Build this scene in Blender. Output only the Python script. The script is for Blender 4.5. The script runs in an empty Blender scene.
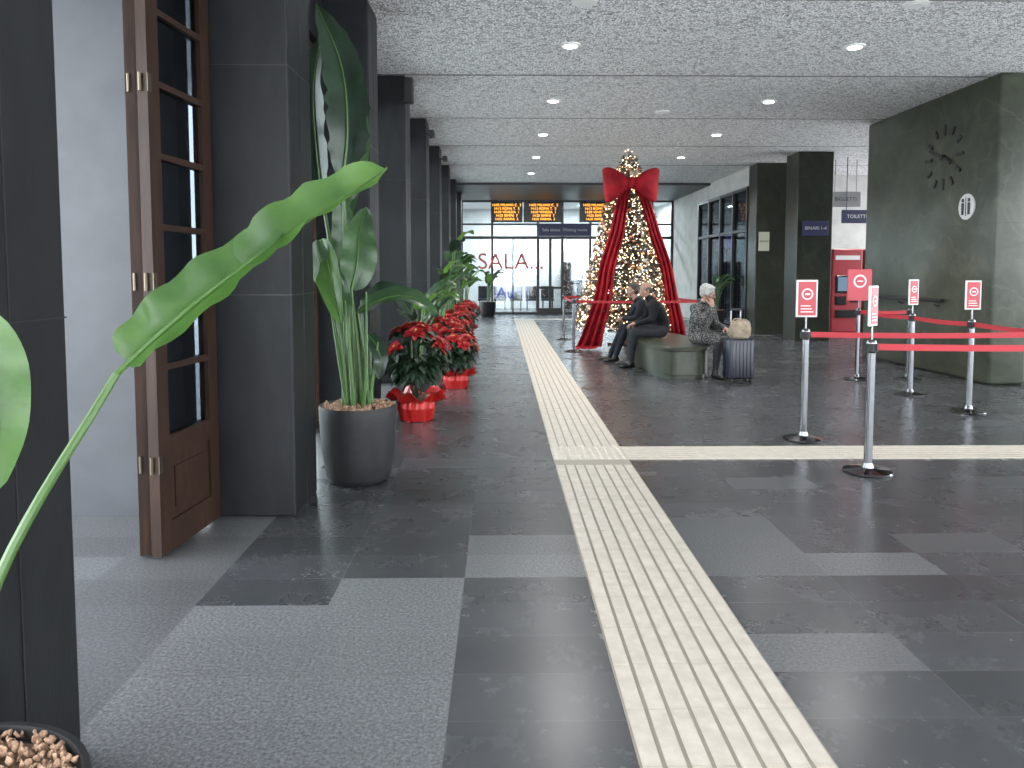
import bpy, bmesh, math, random
from mathutils import Vector, Matrix, Euler, noise
random.seed(7)
S=bpy.context.scene
V=Vector
pi=math.pi
# ------------------------------------------------------------------ helpers
def empty(name,loc=(0,0,0),yaw=0):
    e=bpy.data.objects.new(name,None); e.location=loc; e.rotation_euler=(0,0,yaw); e.empty_display_size=.1
    S.collection.objects.link(e); return e
def mk(name,bm,mats,parent=None,smooth=False,local=False,angle=None,recalc=True):
    if recalc: bmesh.ops.recalc_face_normals(bm,faces=bm.faces[:])
    me=bpy.data.meshes.new(name); bm.to_mesh(me); bm.free()
    for m in mats: me.materials.append(m)
    if smooth:
        me.polygons.foreach_set('use_smooth',[True]*len(me.polygons))
    o=bpy.data.objects.new(name,me)
    S.collection.objects.link(o)
    if parent is not None:
        o.parent=parent
        if not local: o.matrix_parent_inverse=parent.matrix_basis.inverted()
    if smooth and angle:
        try:
            me.set_sharp_from_angle(angle=math.radians(angle))
        except Exception: pass
    return o
def NB(): return bmesh.new()
def box(bm,x0,x1,y0,y1,z0,z1,mi=0,M=None):
    co=[(x0,y0,z0),(x1,y0,z0),(x1,y1,z0),(x0,y1,z0),(x0,y0,z1),(x1,y0,z1),(x1,y1,z1),(x0,y1,z1)]
    vs=[bm.verts.new((M@V(c)) if M else c) for c in co]
    for f in [(0,3,2,1),(4,5,6,7),(0,1,5,4),(1,2,6,5),(2,3,7,6),(3,0,4,7)]:
        fc=bm.faces.new([vs[i] for i in f]); fc.material_index=mi
    return vs
def bbox(bm,x0,x1,y0,y1,z0,z1,r=.01,seg=2,mi=0,M=None):
    b2=bmesh.new(); box(b2,x0,x1,y0,y1,z0,z1)
    bmesh.ops.bevel(b2,geom=b2.edges[:],offset=r,segments=seg,affect='EDGES',profile=.5)
    merge(bm,b2,mi,M)
def merge(bm,b2,mi=None,M=None):
    mp={}
    for v in b2.verts: mp[v]=bm.verts.new((M@v.co) if M else v.co)
    for f in b2.faces:
        nf=bm.faces.new([mp[v] for v in f.verts]); nf.material_index=f.material_index if mi is None else mi
    b2.free()
def lathe(bm,cx,cy,prof,segs=24,mi=0,sup=None,M=None):
    rings=[]
    for r,z in prof:
        ring=[]
        for i in range(segs):
            a=2*pi*i/segs
            p=V((cx+r*math.cos(a),cy+r*math.sin(a),z))
            ring.append(bm.verts.new((M@p) if M else p))
        rings.append(ring)
    for k in range(len(rings)-1):
        for i in range(segs):
            j=(i+1)%segs
            f=bm.faces.new([rings[k][i],rings[k][j],rings[k+1][j],rings[k+1][i]]); f.material_index=mi
    f=bm.faces.new(rings[0][::-1]); f.material_index=mi
    f=bm.faces.new(rings[-1]); f.material_index=mi
def ell(bm,c,r,mi=0,u=16,v=10,R=None):
    M=Matrix.Translation(c)@(R.to_4x4() if R else Matrix.Identity(4))@Matrix.Diagonal((r[0],r[1],r[2],1))
    res=bmesh.ops.create_uvsphere(bm,u_segments=u,v_segments=v,radius=1,matrix=M)
    fs=set()
    for vv in res['verts']:
        for f in vv.link_faces: fs.add(f)
    for f in fs: f.material_index=mi
def ico(bm,c,r,mi=0,sub=1):
    res=bmesh.ops.create_icosphere(bm,subdivisions=sub,radius=r,matrix=Matrix.Translation(c))
    for vv in res['verts']:
        for f in vv.link_faces: f.material_index=mi
def catmull(P,n=6):
    P=[V(p) for p in P]
    if len(P)<3: 
        return [P[0].lerp(P[1],i/n) for i in range(n+1)]
    Q=[P[0]*2-P[1]]+P+[P[-1]*2-P[-2]]
    out=[]
    for i in range(1,len(Q)-2):
        for k in range(n):
            t=k/n
            out.append(.5*((2*Q[i])+(Q[i+1]-Q[i-1])*t+(2*Q[i-1]-5*Q[i]+4*Q[i+1]-Q[i+2])*t*t+(3*Q[i]-Q[i-1]-3*Q[i+1]+Q[i+2])*t**3))
    out.append(P[-1]); return out
def tube(bm,pts,radii,segs=8,mi=0):
    pts=[V(p) for p in pts]; n=len(pts)
    if not hasattr(radii,'__len__'): radii=[radii]*n
    if len(radii)!=n:
        m=len(radii); rr=[]
        for i in range(n):
            t=i/(n-1)*(m-1); k=min(int(t),m-2); rr.append(radii[k]+(radii[k+1]-radii[k])*(t-k))
        radii=rr
    rings=[]; up=None
    for i in range(n):
        d=(pts[min(i+1,n-1)]-pts[max(i-1,0)]).normalized()
        if up is None:
            up=V((0,0,1)) if abs(d.z)<.9 else V((1,0,0))
        s=d.cross(up)
        if s.length<1e-5: s=d.cross(V((1,0,0)))
        s.normalize(); up=s.cross(d).normalized()
        rings.append([bm.verts.new(pts[i]+(s*math.cos(2*pi*k/segs)+up*math.sin(2*pi*k/segs))*radii[i]) for k in range(segs)])
    for i in range(n-1):
        for k in range(segs):
            j=(k+1)%segs
            f=bm.faces.new([rings[i][k],rings[i][j],rings[i+1][j],rings[i+1][k]]); f.material_index=mi
    bm.faces.new(rings[0][::-1]).material_index=mi
    bm.faces.new(rings[-1]).material_index=mi
def capsule(bm,a,b,ra,rb,mi=0):
    tube(bm,[a,b],[ra,rb],14,mi); ell(bm,a,(ra,)*3,mi); ell(bm,b,(rb,)*3,mi)
# ------------------------------------------------------------------ materials
def nm(name):
    m=bpy.data.materials.new(name); m.use_nodes=True
    nt=m.node_tree; b=nt.nodes['Principled BSDF']; return m,nt,b
def pm(name,col,rough=.5,metal=0,emit=None,es=0,coat=0,sss=0):
    m,nt,b=nm(name); b.inputs['Base Color'].default_value=(*col,1); b.inputs['Roughness'].default_value=rough
    b.inputs['Metallic'].default_value=metal
    if emit: b.inputs['Emission Color'].default_value=(*emit,1); b.inputs['Emission Strength'].default_value=es
    if coat: b.inputs['Coat Weight'].default_value=coat
    return m
def N(nt,t,**k):
    n=nt.nodes.new(t)
    for a,v in k.items(): setattr(n,a,v)
    return n
def noisem(name,c1,c2,scale=5,rough=.5,bump=0,detail=6,stretch=(1,1,1),lo=.35,hi=.65,metal=0,bscale=None,rough2=None,spec=None,nr=.55):
    m,nt,b=nm(name); L=nt.links
    g=N(nt,'ShaderNodeNewGeometry'); mp=N(nt,'ShaderNodeMapping'); mp.inputs['Scale'].default_value=stretch
    L.new(g.outputs['Position'],mp.inputs['Vector'])
    n=N(nt,'ShaderNodeTexNoise'); n.inputs['Scale'].default_value=scale; n.inputs['Detail'].default_value=detail; n.inputs['Roughness'].default_value=nr
    L.new(mp.outputs[0],n.inputs['Vector'])
    r=N(nt,'ShaderNodeValToRGB'); r.color_ramp.elements[0].position=lo; r.color_ramp.elements[1].position=hi
    r.color_ramp.elements[0].color=(*c1,1); r.color_ramp.elements[1].color=(*c2,1)
    L.new(n.outputs['Fac'],r.inputs['Fac']); L.new(r.outputs['Color'],b.inputs['Base Color'])
    b.inputs['Roughness'].default_value=rough; b.inputs['Metallic'].default_value=metal
    if spec is not None: b.inputs['Specular IOR Level'].default_value=spec
    if bump:
        n2=n
        if bscale:
            n2=N(nt,'ShaderNodeTexNoise'); n2.inputs['Scale'].default_value=bscale; n2.inputs['Detail'].default_value=4
            L.new(mp.outputs[0],n2.inputs['Vector'])
        bp=N(nt,'ShaderNodeBump'); bp.inputs['Strength'].default_value=bump; bp.inputs['Distance'].default_value=.01
        L.new(n2.outputs['Fac'],bp.inputs['Height']); L.new(bp.outputs[0],b.inputs['Normal'])
    return m
def math_(nt,op,a,b=None,c=None):
    n=N(nt,'ShaderNodeMath',operation=op)
    for i,x in enumerate((a,b,c)):
        if x is None: continue
        if isinstance(x,(int,float)): n.inputs[i].default_value=x
        else: nt.links.new(x,n.inputs[i])
    return n.outputs[0]
def mixc(nt,f,a,b,bt='MIX'):
    n=N(nt,'ShaderNodeMix',data_type='RGBA',blend_type=bt)
    for s,x in ((n.inputs[0],f),(n.inputs[6],a),(n.inputs[7],b)):
        if isinstance(x,tuple): s.default_value=(*x,1)
        elif isinstance(x,(int,float)): s.default_value=x
        else: nt.links.new(x,s)
    return n.outputs[2]
def floor_mat():
    m,nt,b=nm('slate_floor_tiles'); L=nt.links
    at=N(nt,'ShaderNodeAttribute',attribute_name='tone'); at.attribute_type='GEOMETRY'
    sp=N(nt,'ShaderNodeSeparateColor'); L.new(at.outputs['Color'],sp.inputs[0])
    light=sp.outputs[0]; rnd=sp.outputs[1]
    g=N(nt,'ShaderNodeNewGeometry'); xyz=N(nt,'ShaderNodeSeparateXYZ'); L.new(g.outputs['Position'],xyz.inputs[0])
    n1=N(nt,'ShaderNodeTexNoise'); n1.inputs['Scale'].default_value=4; n1.inputs['Detail'].default_value=12; n1.inputs['Roughness'].default_value=.7
    L.new(g.outputs['Position'],n1.inputs['Vector'])
    n2=N(nt,'ShaderNodeTexNoise'); n2.inputs['Scale'].default_value=75; n2.inputs['Detail'].default_value=3; n2.inputs['Roughness'].default_value=.7
    L.new(g.outputs['Position'],n2.inputs['Vector'])
    base=mixc(nt,n1.outputs['Fac'],(.034,.036,.039),(.064,.067,.072))
    spk=N(nt,'ShaderNodeValToRGB'); spk.color_ramp.elements[0].position=.36; spk.color_ramp.elements[1].position=.68
    spk.color_ramp.elements[0].color=(.06,.063,.067,1); spk.color_ramp.elements[1].color=(.36,.365,.375,1)
    L.new(n2.outputs['Fac'],spk.inputs[0])
    gr=mixc(nt,.25,spk.outputs[0],base)
    col=mixc(nt,light,base,gr)
    k=math_(nt,'MULTIPLY_ADD',rnd,.42,.80)
    kk=N(nt,'ShaderNodeCombineColor')
    for i in range(3): L.new(k,kk.inputs[i])
    col=mixc(nt,1.0,col,kk.outputs[0],'MULTIPLY')
    def joint(o,off,size):
        f=math_(nt,'FRACT',math_(nt,'DIVIDE',math_(nt,'SUBTRACT',o,off),size))
        d=math_(nt,'MULTIPLY',math_(nt,'ABSOLUTE',math_(nt,'SUBTRACT',f,.5)),size)
        return math_(nt,'GREATER_THAN',d,size*.5-.0018)
    j=math_(nt,'MAXIMUM',joint(xyz.outputs[0],.42-6,.6),joint(xyz.outputs[1],.05-6,.3))
    col=mixc(nt,j,col,(.10,.102,.105))
    L.new(col,b.inputs['Base Color'])
    r=math_(nt,'MULTIPLY_ADD',n1.outputs['Fac'],.06,.24); r=math_(nt,'ADD',r,math_(nt,'MULTIPLY',light,.12)); L.new(r,b.inputs['Roughness'])
    b.inputs['Specular IOR Level'].default_value=.55
    return m
def ceil_mat():
    m,nt,b=nm('ceiling_mosaic_plaster'); L=nt.links
    g=N(nt,'ShaderNodeNewGeometry')
    vo=N(nt,'ShaderNodeTexVoronoi'); vo.inputs['Scale'].default_value=30
    L.new(g.outputs['Position'],vo.inputs['Vector'])
    ve=N(nt,'ShaderNodeTexVoronoi',feature='DISTANCE_TO_EDGE'); ve.inputs['Scale'].default_value=30
    L.new(g.outputs['Position'],ve.inputs['Vector'])
    sc=N(nt,'ShaderNodeSeparateColor'); L.new(vo.outputs['Color'],sc.inputs[0])
    r=N(nt,'ShaderNodeValToRGB'); e=r.color_ramp.elements; e[0].position=.0; e[0].color=(.42,.425,.43,1); e[1].position=.45; e[1].color=(.95,.95,.945,1)
    L.new(sc.outputs[0],r.inputs[0])
    gap=math_(nt,'LESS_THAN',ve.outputs['Distance'],.07)
    c=mixc(nt,gap,r.outputs[0],(.18,.18,.18))
    L.new(c,b.inputs['Base Color']); b.inputs['Roughness'].default_value=.6
    bp=N(nt,'ShaderNodeBump'); bp.inputs['Strength'].default_value=.4; bp.inputs['Distance'].default_value=.01
    L.new(ve.outputs['Distance'],bp.inputs['Height']); L.new(bp.outputs[0],b.inputs['Normal'])
    return m
def marble_mat(name='green_marble',k=1.0,rough=.3):
    m,nt,b=nm(name); L=nt.links
    g=N(nt,'ShaderNodeNewGeometry')
    n=N(nt,'ShaderNodeTexNoise'); n.inputs['Scale'].default_value=1.7; n.inputs['Detail'].default_value=12; n.inputs['Roughness'].default_value=.7; n.inputs['Distortion'].default_value=.7
    L.new(g.outputs['Position'],n.inputs['Vector'])
    r=N(nt,'ShaderNodeValToRGB'); e=r.color_ramp.elements
    e[0].position=.3; e[0].color=(.036*k,.043*k,.029*k,1); e[1].position=.76; e[1].color=(.135*k,.148*k,.105*k,1)
    x=e.new(.5); x.color=(.066*k,.077*k,.052*k,1)
    L.new(n.outputs['Fac'],r.inputs[0])
    w=N(nt,'ShaderNodeTexWave'); w.inputs['Scale'].default_value=.55; w.inputs['Distortion'].default_value=14; w.inputs['Detail'].default_value=5; w.inputs['Detail Scale'].default_value=1.6
    mp=N(nt,'ShaderNodeMapping'); mp.inputs['Rotation'].default_value=(.5,.6,.3); L.new(g.outputs['Position'],mp.inputs[0]); L.new(mp.outputs[0],w.inputs[0])
    wr=N(nt,'ShaderNodeValToRGB'); wr.color_ramp.elements[0].position=.96; wr.color_ramp.elements[1].position=1.0
    L.new(w.outputs['Fac'],wr.inputs[0])
    f=math_(nt,'MULTIPLY',wr.outputs[0],.16)
    c=mixc(nt,f,r.outputs[0],(.22*k,.23*k,.17*k))
    xyz=N(nt,'ShaderNodeSeparateXYZ'); L.new(g.outputs['Position'],xyz.inputs[0])
    def j(o,s):
        return math_(nt,'LESS_THAN',math_(nt,'FRACT',math_(nt,'DIVIDE',math_(nt,'ADD',o,10.1),s)),.006/s)
    jj=math_(nt,'MAXIMUM',j(xyz.outputs[2],1.36),j(xyz.outputs[1],1.17))
    c=mixc(nt,math_(nt,'MULTIPLY',jj,.6),c,(.01,.012,.01))
    L.new(c,b.inputs['Base Color']); b.inputs['Roughness'].default_value=rough; b.inputs['Specular IOR Level'].default_value=.3
    return m
M_floor=floor_mat(); M_ceil=ceil_mat(); M_marble=marble_mat(k=.55); M_marbled=marble_mat('dark_green_marble',.26)
M_col=noisem('charcoal_stone',(.006,.0068,.008),(.0125,.0137,.0155),9,.5,.08,9,(1,1,.35),.3,.75,bscale=60,spec=.25)
M_greywall=noisem('pale_grey_stone',(.048,.052,.060),(.060,.065,.074),4,.55,.05,6)
M_beigewall=noisem('warm_grey_plaster',(.36,.35,.33),(.44,.43,.41),3,.7)
M_white=noisem('white_plaster',(.62,.62,.61),(.7,.7,.69),3,.7)
M_tact=noisem('cream_tactile_tile',(.46,.41,.345),(.55,.495,.425),14,.5,.05,6)
M_wood=noisem('brown_stained_wood',(.014,.007,.0045),(.038,.018,.011),7,.45,.1,8,(6,6,.5),.3,.7,spec=.25)
M_brass=pm('aged_brass',(.13,.11,.08),.4,1)
M_black=pm('black_metal_frame',(.010,.010,.011),.35)
M_seam=pm('ceiling_seam_joint',(.12,.12,.12),.6)  # grey of the thin seam strips across the ceiling
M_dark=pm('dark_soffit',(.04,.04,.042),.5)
M_chrome=pm('polished_steel',(.17,.17,.18),.12,1)
M_redbelt=pm('red_belt_webbing',(.36,.008,.018),.6)
M_redsign=pm('red_sign_print',(.38,.018,.03),.4)
M_whitesign=pm('white_sign_print',(.5,.495,.49),.4)
M_navy=pm('navy_shell',(.006,.008,.018),.35)
M_rubber=pm('black_rubber',(.008,.008,.008),.6)
M_screen=pm('black_display_panel',(.005,.005,.005),.25)
M_orange=pm('orange_led_text',(.9,.35,.02),.5,0,(1,.38,.03),3.2)
M_bluescr=pm('blue_display_panel',(.009,.010,.025),.4,0,(.05,.06,.3),.1)
M_lamp=pm('downlight_lens',(1,1,1),.4,0,(1,.96,.9),16)
M_lampring=pm('white_enamel_ring',(.75,.75,.73),.4)
M_pot=noisem('grey_fibre_pot',(.013,.013,.014),(.019,.019,.02),20,.55,.03,spec=.3)
M_chip=noisem('bark_chips',(.16,.08,.045),(.45,.29,.19),60,.8,.1,3)
M_soil=noisem('dark_soil',(.10,.06,.035),(.22,.14,.09),40,.9,.3)
M_stem=pm('green_stem',(.05,.11,.022),.45)
def leafm(name,c1,c2,trans=.25,rough=.38,sc=3):
    m=noisem(name,c1,c2,sc,rough,.12,5,(1,1,1),.35,.65,bscale=30)
    nt=m.node_tree; b=nt.nodes['Principled BSDF']; out=nt.nodes['Material Output']
    tr=N(nt,'ShaderNodeBsdfTranslucent'); tr.inputs[0].default_value=(c2[0]*1.6,c2[1]*1.6,c2[2]*.9,1)
    ms=N(nt,'ShaderNodeMixShader'); ms.inputs[0].default_value=trans
    nt.links.new(b.outputs[0],ms.inputs[1]); nt.links.new(tr.outputs[0],ms.inputs[2]); nt.links.new(ms.outputs[0],out.inputs[0])
    return m
M_leafb=leafm('bright_banana_leaf',(.028,.08,.016),(.08,.165,.04),.35,.3,6)
M_leafm=leafm('mid_banana_leaf',(.010,.035,.013),(.045,.09,.04),.2,.32,6)
M_leafd=leafm('dark_banana_leaf',(.005,.014,.008),(.014,.033,.018),.12,.35,6)
M_red=leafm('red_poinsettia_bract',(.20,.003,.007),(.38,.008,.014),.15,.5,20)
M_pleaf=leafm('poinsettia_leaf',(.004,.012,.005),(.012,.033,.012),.1,.5,20)
M_foil=pm('red_foil_wrap',(.36,.008,.007),.35,.2)
M_velvet=noisem('red_velvet',(.17,.003,.008),(.31,.007,.015),5,.7,.1,spec=.2)
def glassm(name,tint,refl):
    m=bpy.data.materials.new(name); m.use_nodes=True; nt=m.node_tree; nt.nodes.remove(nt.nodes['Principled BSDF'])
    out=nt.nodes['Material Output']; t=N(nt,'ShaderNodeBsdfTransparent'); t.inputs[0].default_value=(*tint,1)
    g=N(nt,'ShaderNodeBsdfGlossy'); g.inputs['Roughness'].default_value=.03; g.inputs[0].default_value=(.9,.95,1,1)
    x=N(nt,'ShaderNodeMixShader'); x.inputs[0].default_value=refl
    nt.links.new(t.outputs[0],x.inputs[1]); nt.links.new(g.outputs[0],x.inputs[2]); nt.links.new(x.outputs[0],out.inputs[0]); return m
M_glass=glassm('window_glass',(.92,.96,.96),.08)
M_glassd=glassm('tinted_door_glass',(.30,.33,.36),.10)
M_frost=glassm('milky_glass',(.8,.85,.87),.08)
# ------------------------------------------------------------------ room
H=4.08
bm=NB()
cl=bm.loops.layers.float_color.new('tone')
xs=[-5.58+.6*i for i in range(31)]; y0=-4.15; rows=120
for i in range(len(xs)-1):
    for j in range(rows):
        ya=y0+.3*j; yb=ya+.3; xc=(xs[i]+xs[i+1])/2; yc=(ya+yb)/2
        vs=[bm.verts.new((xs[i],ya,0)),bm.verts.new((xs[i+1],ya,0)),bm.verts.new((xs[i+1],yb,0)),bm.verts.new((xs[i],yb,0))]
        f=bm.faces.new(vs)
        t=0.0; r=random.random()
        if -.18<xc<.42 and 3.6<yc<4.2: t=.6
        if -.78<xc<-.18 and yc<3.6: t=.7; r=.5+r*.4
        if -1.38<xc<-.78 and yc<3.3: t=.65; r=.5+r*.4
        if 1.02<xc<1.62 and 2.7<yc<3.0: t=.5
        if 1.02<xc<1.62 and 3.6<yc<4.2: t=.42
        if 1.62<xc<2.22 and 3.6<yc<3.9: t=.55
        if 2.22<xc<2.82 and 3.9<yc<4.2: t=.3
        if xc<-1.4: t=.5
        if t==0 and random.random()<.04: t=.18
        for l in f.loops: l[cl]=(t,r,0,1)
bmesh.ops.remove_doubles(bm,verts=bm.verts[:],dist=1e-5)
mk('floor',bm,[M_floor],recalc=False)
bm=NB(); box(bm,-60,60,-60,80,-.12,-.02); mk('exterior_ground',bm,[noisem('bounce_paving',(.68,.68,.67),(.78,.78,.77),2,.8)])  # unseen ground, made this pale to bounce skylight up to the ceiling
bm=NB(); box(bm,-4.6,12.2,-4.2,27.1,H,H+.3); mk('ceiling',bm,[M_ceil])
for i,y in enumerate([7.35,10.15,12.95,15.75,18.55]):
    w_=.03 if i==1 else .012
    bm=NB(); box(bm,-1.7,11.9,y,y+w_,H-.006,H+.005); mk('trim_%d'%(i+1),bm,[M_seam])
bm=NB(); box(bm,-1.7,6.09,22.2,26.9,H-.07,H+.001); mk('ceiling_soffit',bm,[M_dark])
for k in range(-1,9):
    yb=2.34+2.8*k; xr=-1.33 if k==0 else -1.26
    bm=NB(); bbox(bm,xr-.52,xr,yb-.54,yb,0,H,.012,2)
    box(bm,xr-.523,xr+.003,yb-.275,yb-.268,0.02,H-.02,1)
    for z in (1.36,2.72): box(bm,xr-.5225,xr+.0015,yb-.5415,yb+.0015,z,z+.004,1)
    mk('column',bm,[M_col,M_black])
bm=NB(); box(bm,-1.92,-1.7,-4.2,27,3.65,H); mk('wall_left',bm,[M_col])
def glazed_leaf(bm,w,h,M,rows=7,cols=1,z0=.6,thick=.05,mw=0,mg=1,st=.11):
    t=thick/2
    bx=lambda a,b,c,d,mi=mw,tt=t: box(bm,a,b,-tt,tt,c,d,mi,M)
    bx(0,st,0,h); bx(w-st,w,0,h); bx(st,w-st,0,.16); bx(st,w-st,z0-.12,z0); bx(st,w-st,h-.12,h)
    bx(st,w-st,.16,z0-.12,mw,t*.5); bx(st+.06,w-st-.06,.22,z0-.18,mw,t*.8)
    hh=(h-.12-z0)/rows
    for r in range(1,rows): bx(st,w-st,z0+hh*r-.016,z0+hh*r+.016)
    ww=(w-2*st)/cols
    for c in range(1,cols): bx(st+ww*c-.016,st+ww*c+.016,z0,h-.12)
    bx(st,w-st,z0,h-.12,mg,.004)
for i in range(0,8):
    ya=5.14+2.8*i; yb=ya+2.26
    bm=NB(); MM=Matrix.Translation((-1.8,ya,0))@Matrix.Rotation(pi/2,4,'Z')
    def bx(a,b,c,d,mi=0,tt=.03): box(bm,a,b,-tt,tt,c,d,mi,MM)
    for u in (0,1.1,2.2): bx(u,u+.06,0,3.65)
    for z in (0,2.6,3.58): bx(.06,2.2,z,z+.07)
    bx(.05,2.21,.05,3.6,1,.004)
    mk('window_%d'%(i+1),bm,[M_wood,M_glass])
def doorleaf(name,a,b,h=3.3):
    a=V((*a,0));b=V((*b,0)); d=b-a; ang=math.atan2(d.y,d.x)
    MM=Matrix.Translation(a)@Matrix.Rotation(ang,4,'Z')
    bm=NB(); glazed_leaf(bm,d.length,h,MM@Matrix.Translation((0,0,.015)),7,1,.62,.055)
    for z in (.5,1.45,2.45,3.05):
        tube(bm,[a+V((-.008,-.01,z-.045)),a+V((-.008,-.01,z+.045))],.009,8,2)
        box(bm,-.004,.03,-.031,-.027,z-.045,z+.045,2,MM)
    return mk(name,bm,[M_wood,M_glassd,M_brass])
doorleaf('door_1',(-1.795,3.9),(-1.735,4.57))
doorleaf('door_2',(-1.865,3.93),(-2.09,4.55))
bm=NB(); box(bm,-4.4,-1.93,4.62,4.8,0,3.6); mk('wall_entrance',bm,[M_greywall])
bm=NB(); box(bm,-4.4,-1.93,-.5,4.8,3.6,3.75); mk('ceiling_entrance',bm,[M_white])
bm=NB(); bbox(bm,6.45,6.95,9.9,13.45,0,H-.001,.05,4); mk('wall_right',bm,[M_marble],smooth=True,angle=30)
bm=NB(); box(bm,6.96,12,10.3,10.5,0,3.28); box(bm,6.96,12,10.28,10.52,3.28,3.36,1); mk('wall_counter',bm,[M_marble,M_whitesign])
bm=NB(); box(bm,6.96,12,12.2,12.3,0,H); mk('wall_recess',bm,[M_greywall])
bm=NB(); box(bm,6.1,6.3,23.4,27,0,H); box(bm,6.1,6.3,18.75,23.4,3.6,H); mk('wall_far_right',bm,[M_beigewall])
bm=NB()
ys=[18.75,19.9,21.05,22.2,23.36]
for y in ys: box(bm,6.05,6.2,y,y+.07,0,3.6)
for z in (0,.12,2.5,3.53): box(bm,6.06,6.19,18.75,23.4,z,z+.07)
box(bm,6.11,6.12,18.75,23.4,0,3.6,1); mk('window_9',bm,[M_black,M_glassd])
bm=NB(); box(bm,6.3,11,23.3,23.4,0,H); mk('wall_shop_back',bm,[M_beigewall])
bm=NB(); 
for i,(c,y,z) in enumerate([(0,19.6,2.2),(1,20.7,1.9),(0,21.9,2.2)]): box(bm,6.6,6.64,y,y+.8,z,z+.45,c); box(bm,6.6,6.64,y+.38,y+.42,0,z,2); box(bm,6.5,6.75,y+.2,y+.6,0,.03,2)
mk('shop_display_stand',bm,[pm('purple_glow_poster',(.1,.05,.35),.5,0,(.15,.06,.6),.9),pm('teal_glow_poster',(.03,.25,.3),.5,0,(.03,.3,.4),.9),M_black])  # poster faces emit a glow of their own, set in the material
bm=NB(); bbox(bm,6.39,7.15,16.4,17.1,0,H,.012); mk('marble_pillar',bm,[M_marbled])
bm=NB(); bbox(bm,6.07,7.2,18.1,18.7,0,H,.012); mk('marble_pillar',bm,[M_marbled])
bm=NB(); box(bm,7.2,12,20.4,20.5,0,H); mk('wall_alcove',bm,[M_beigewall])
bm=NB(); 
for y in (12.3,15,17.7,20.2): box(bm,12,12.2,y,y+.25,0,H)
mk('wall_alcove_side',bm,[M_white])
bm=NB(); 
for y in (-4.2,-.6,3,6.6,10.2): box(bm,12,12.2,y,y+.25,0,H)
mk('wall_right_near_open',bm,[M_col])  # unseen side, left open between pillars to let more light in
bm=NB()
for x in (-1.9,1.6,5.1,8.6,11.9): box(bm,x,x+.25,-4.25,-4.0,0,H)
mk('wall_back_open',bm,[M_col])  # unseen end, cut down to pillars so light reaches the ceiling
YW=27.0
bm=NB()
for x in (-1.42,-.35,1.27,2.13,3.12,4.35,5.3,6.02): box(bm,x,x+.08,YW-.05,YW+.07,0,H)
for z,h in ((0,.08),(2.66,.1),(3.15,.06),(3.95,.13)): box(bm,-1.42,6.1,YW-.04,YW+.06,z,z+h)
for x in (1.27,1.7,2.13): box(bm,x,x+.09,YW-.06,YW+.06,0,2.7)
box(bm,1.35,2.2,YW-.05,YW+.05,.9,.98); box(bm,1.35,2.2,YW-.05,YW+.05,0,.22)
box(bm,.4,.45,YW-.04,YW+.05,0,2.66)
box(bm,-1.42,6.1,YW,YW+.01,0,H,1)
mk('window_10',bm,[M_black,M_frost])
bm=NB(); box(bm,-1.85,6.3,31.5,31.6,0,H); mk('wall_waiting_room',bm,[M_white])
bm=NB(); box(bm,-1.85,6.3,27.1,31.6,H,H+.2); mk('ceiling_waiting_room',bm,[M_white])
bm=NB(); box(bm,-1.95,-1.85,27,31.6,0,H); box(bm,6.3,6.4,27,31.6,0,H); mk('wall_waiting_room_side',bm,[M_white])
bm=NB()
for i in range(5):
    x=-.9+i*.62
    bbox(bm,x,x+.5,29.5,30,.38,.46,.02,2); bbox(bm,x,x+.5,29.95,30.05,.46,.95,.02,2)
    for dx in (.05,.42): box(bm,x+dx,x+dx+.03,29.55,29.6,0,.38); box(bm,x+dx,x+dx+.03,29.95,30,0,.38)
mk('waiting_seat_row',bm,[pm('dark_seat',(.02,.022,.03),.4)])
bm=NB(); bbox(bm,2.5,3.3,30.6,31.3,0,1.9,.03); box(bm,2.6,3.2,30.58,30.6,.6,1.6,1); mk('snack_vending_machine',bm,[M_screen,M_navy])
def text(name,body,size,loc,rot,mat,parent=None,ext=.003,align='CENTER',sx=1):
    c=bpy.data.curves.new(name,'FONT'); c.body=body; c.size=size; c.extrude=ext; c.align_x=align; c.align_y='CENTER'
    c.materials.append(mat); o=bpy.data.objects.new(name,c); o.location=loc; o.rotation_euler=rot; o.scale=(sx,1,1)
    S.collection.objects.link(o)
    if parent: o.parent=parent; o.matrix_parent_inverse=parent.matrix_basis.inverted()
    return o
RF=(pi/2,0,0)
e=empty('window_lettering',(.3,26.94,1.85))
text('letters','SALA...',.8,(.35,26.93,1.85),RF,pm('dark_red_vinyl',(.4,.06,.05),.5),e)
text('letters_small','Au',.55,(.15,26.93,.75),RF,pm('blue_vinyl',(.05,.08,.5),.5),e)
def board(x0,x1,z0,z1,rows,cols):
    e=empty('departure_board',((x0+x1)/2,26.8,z0))
    bm=NB(); bbox(bm,x0,x1,26.72,26.9,z0,z1,.015); 
    for x in (x0+.2,x1-.2): tube(bm,[(x,26.8,z1-.01),(x,26.8,H-.072)],.015,6)
    mk('board_case',bm,[M_screen],e)
    cw=(x1-x0)/cols
    names=['14:05 MILANO C.  2','14:12 ROMA T.  5','14:20 VENEZIA  1','14:25 RIMINI  7','14:31 PARMA  3','14:40 ANCONA  4','14:52 PRATO  6']
    for c in range(cols):
        for r in range(rows):
            hh=(z1-z0-.08)/rows
            text('board_row',names[(r+c*3)%7],hh*.98,(x0+cw*(c+.5),26.71,z1-.04-hh*(r+.5)),RF,M_orange,e,.001,sx=1.0)
board(-.35,.75,3.24,3.93,5,1); board(.8,2.17,3.24,3.93,5,1); board(2.75,4.0,3.24,3.93,5,1)
e=empty('platform_sign',(2.2,26.7,2.8))
bm=NB(); bbox(bm,1.31,3.16,26.72,26.86,2.76,3.18,.01); 
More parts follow.
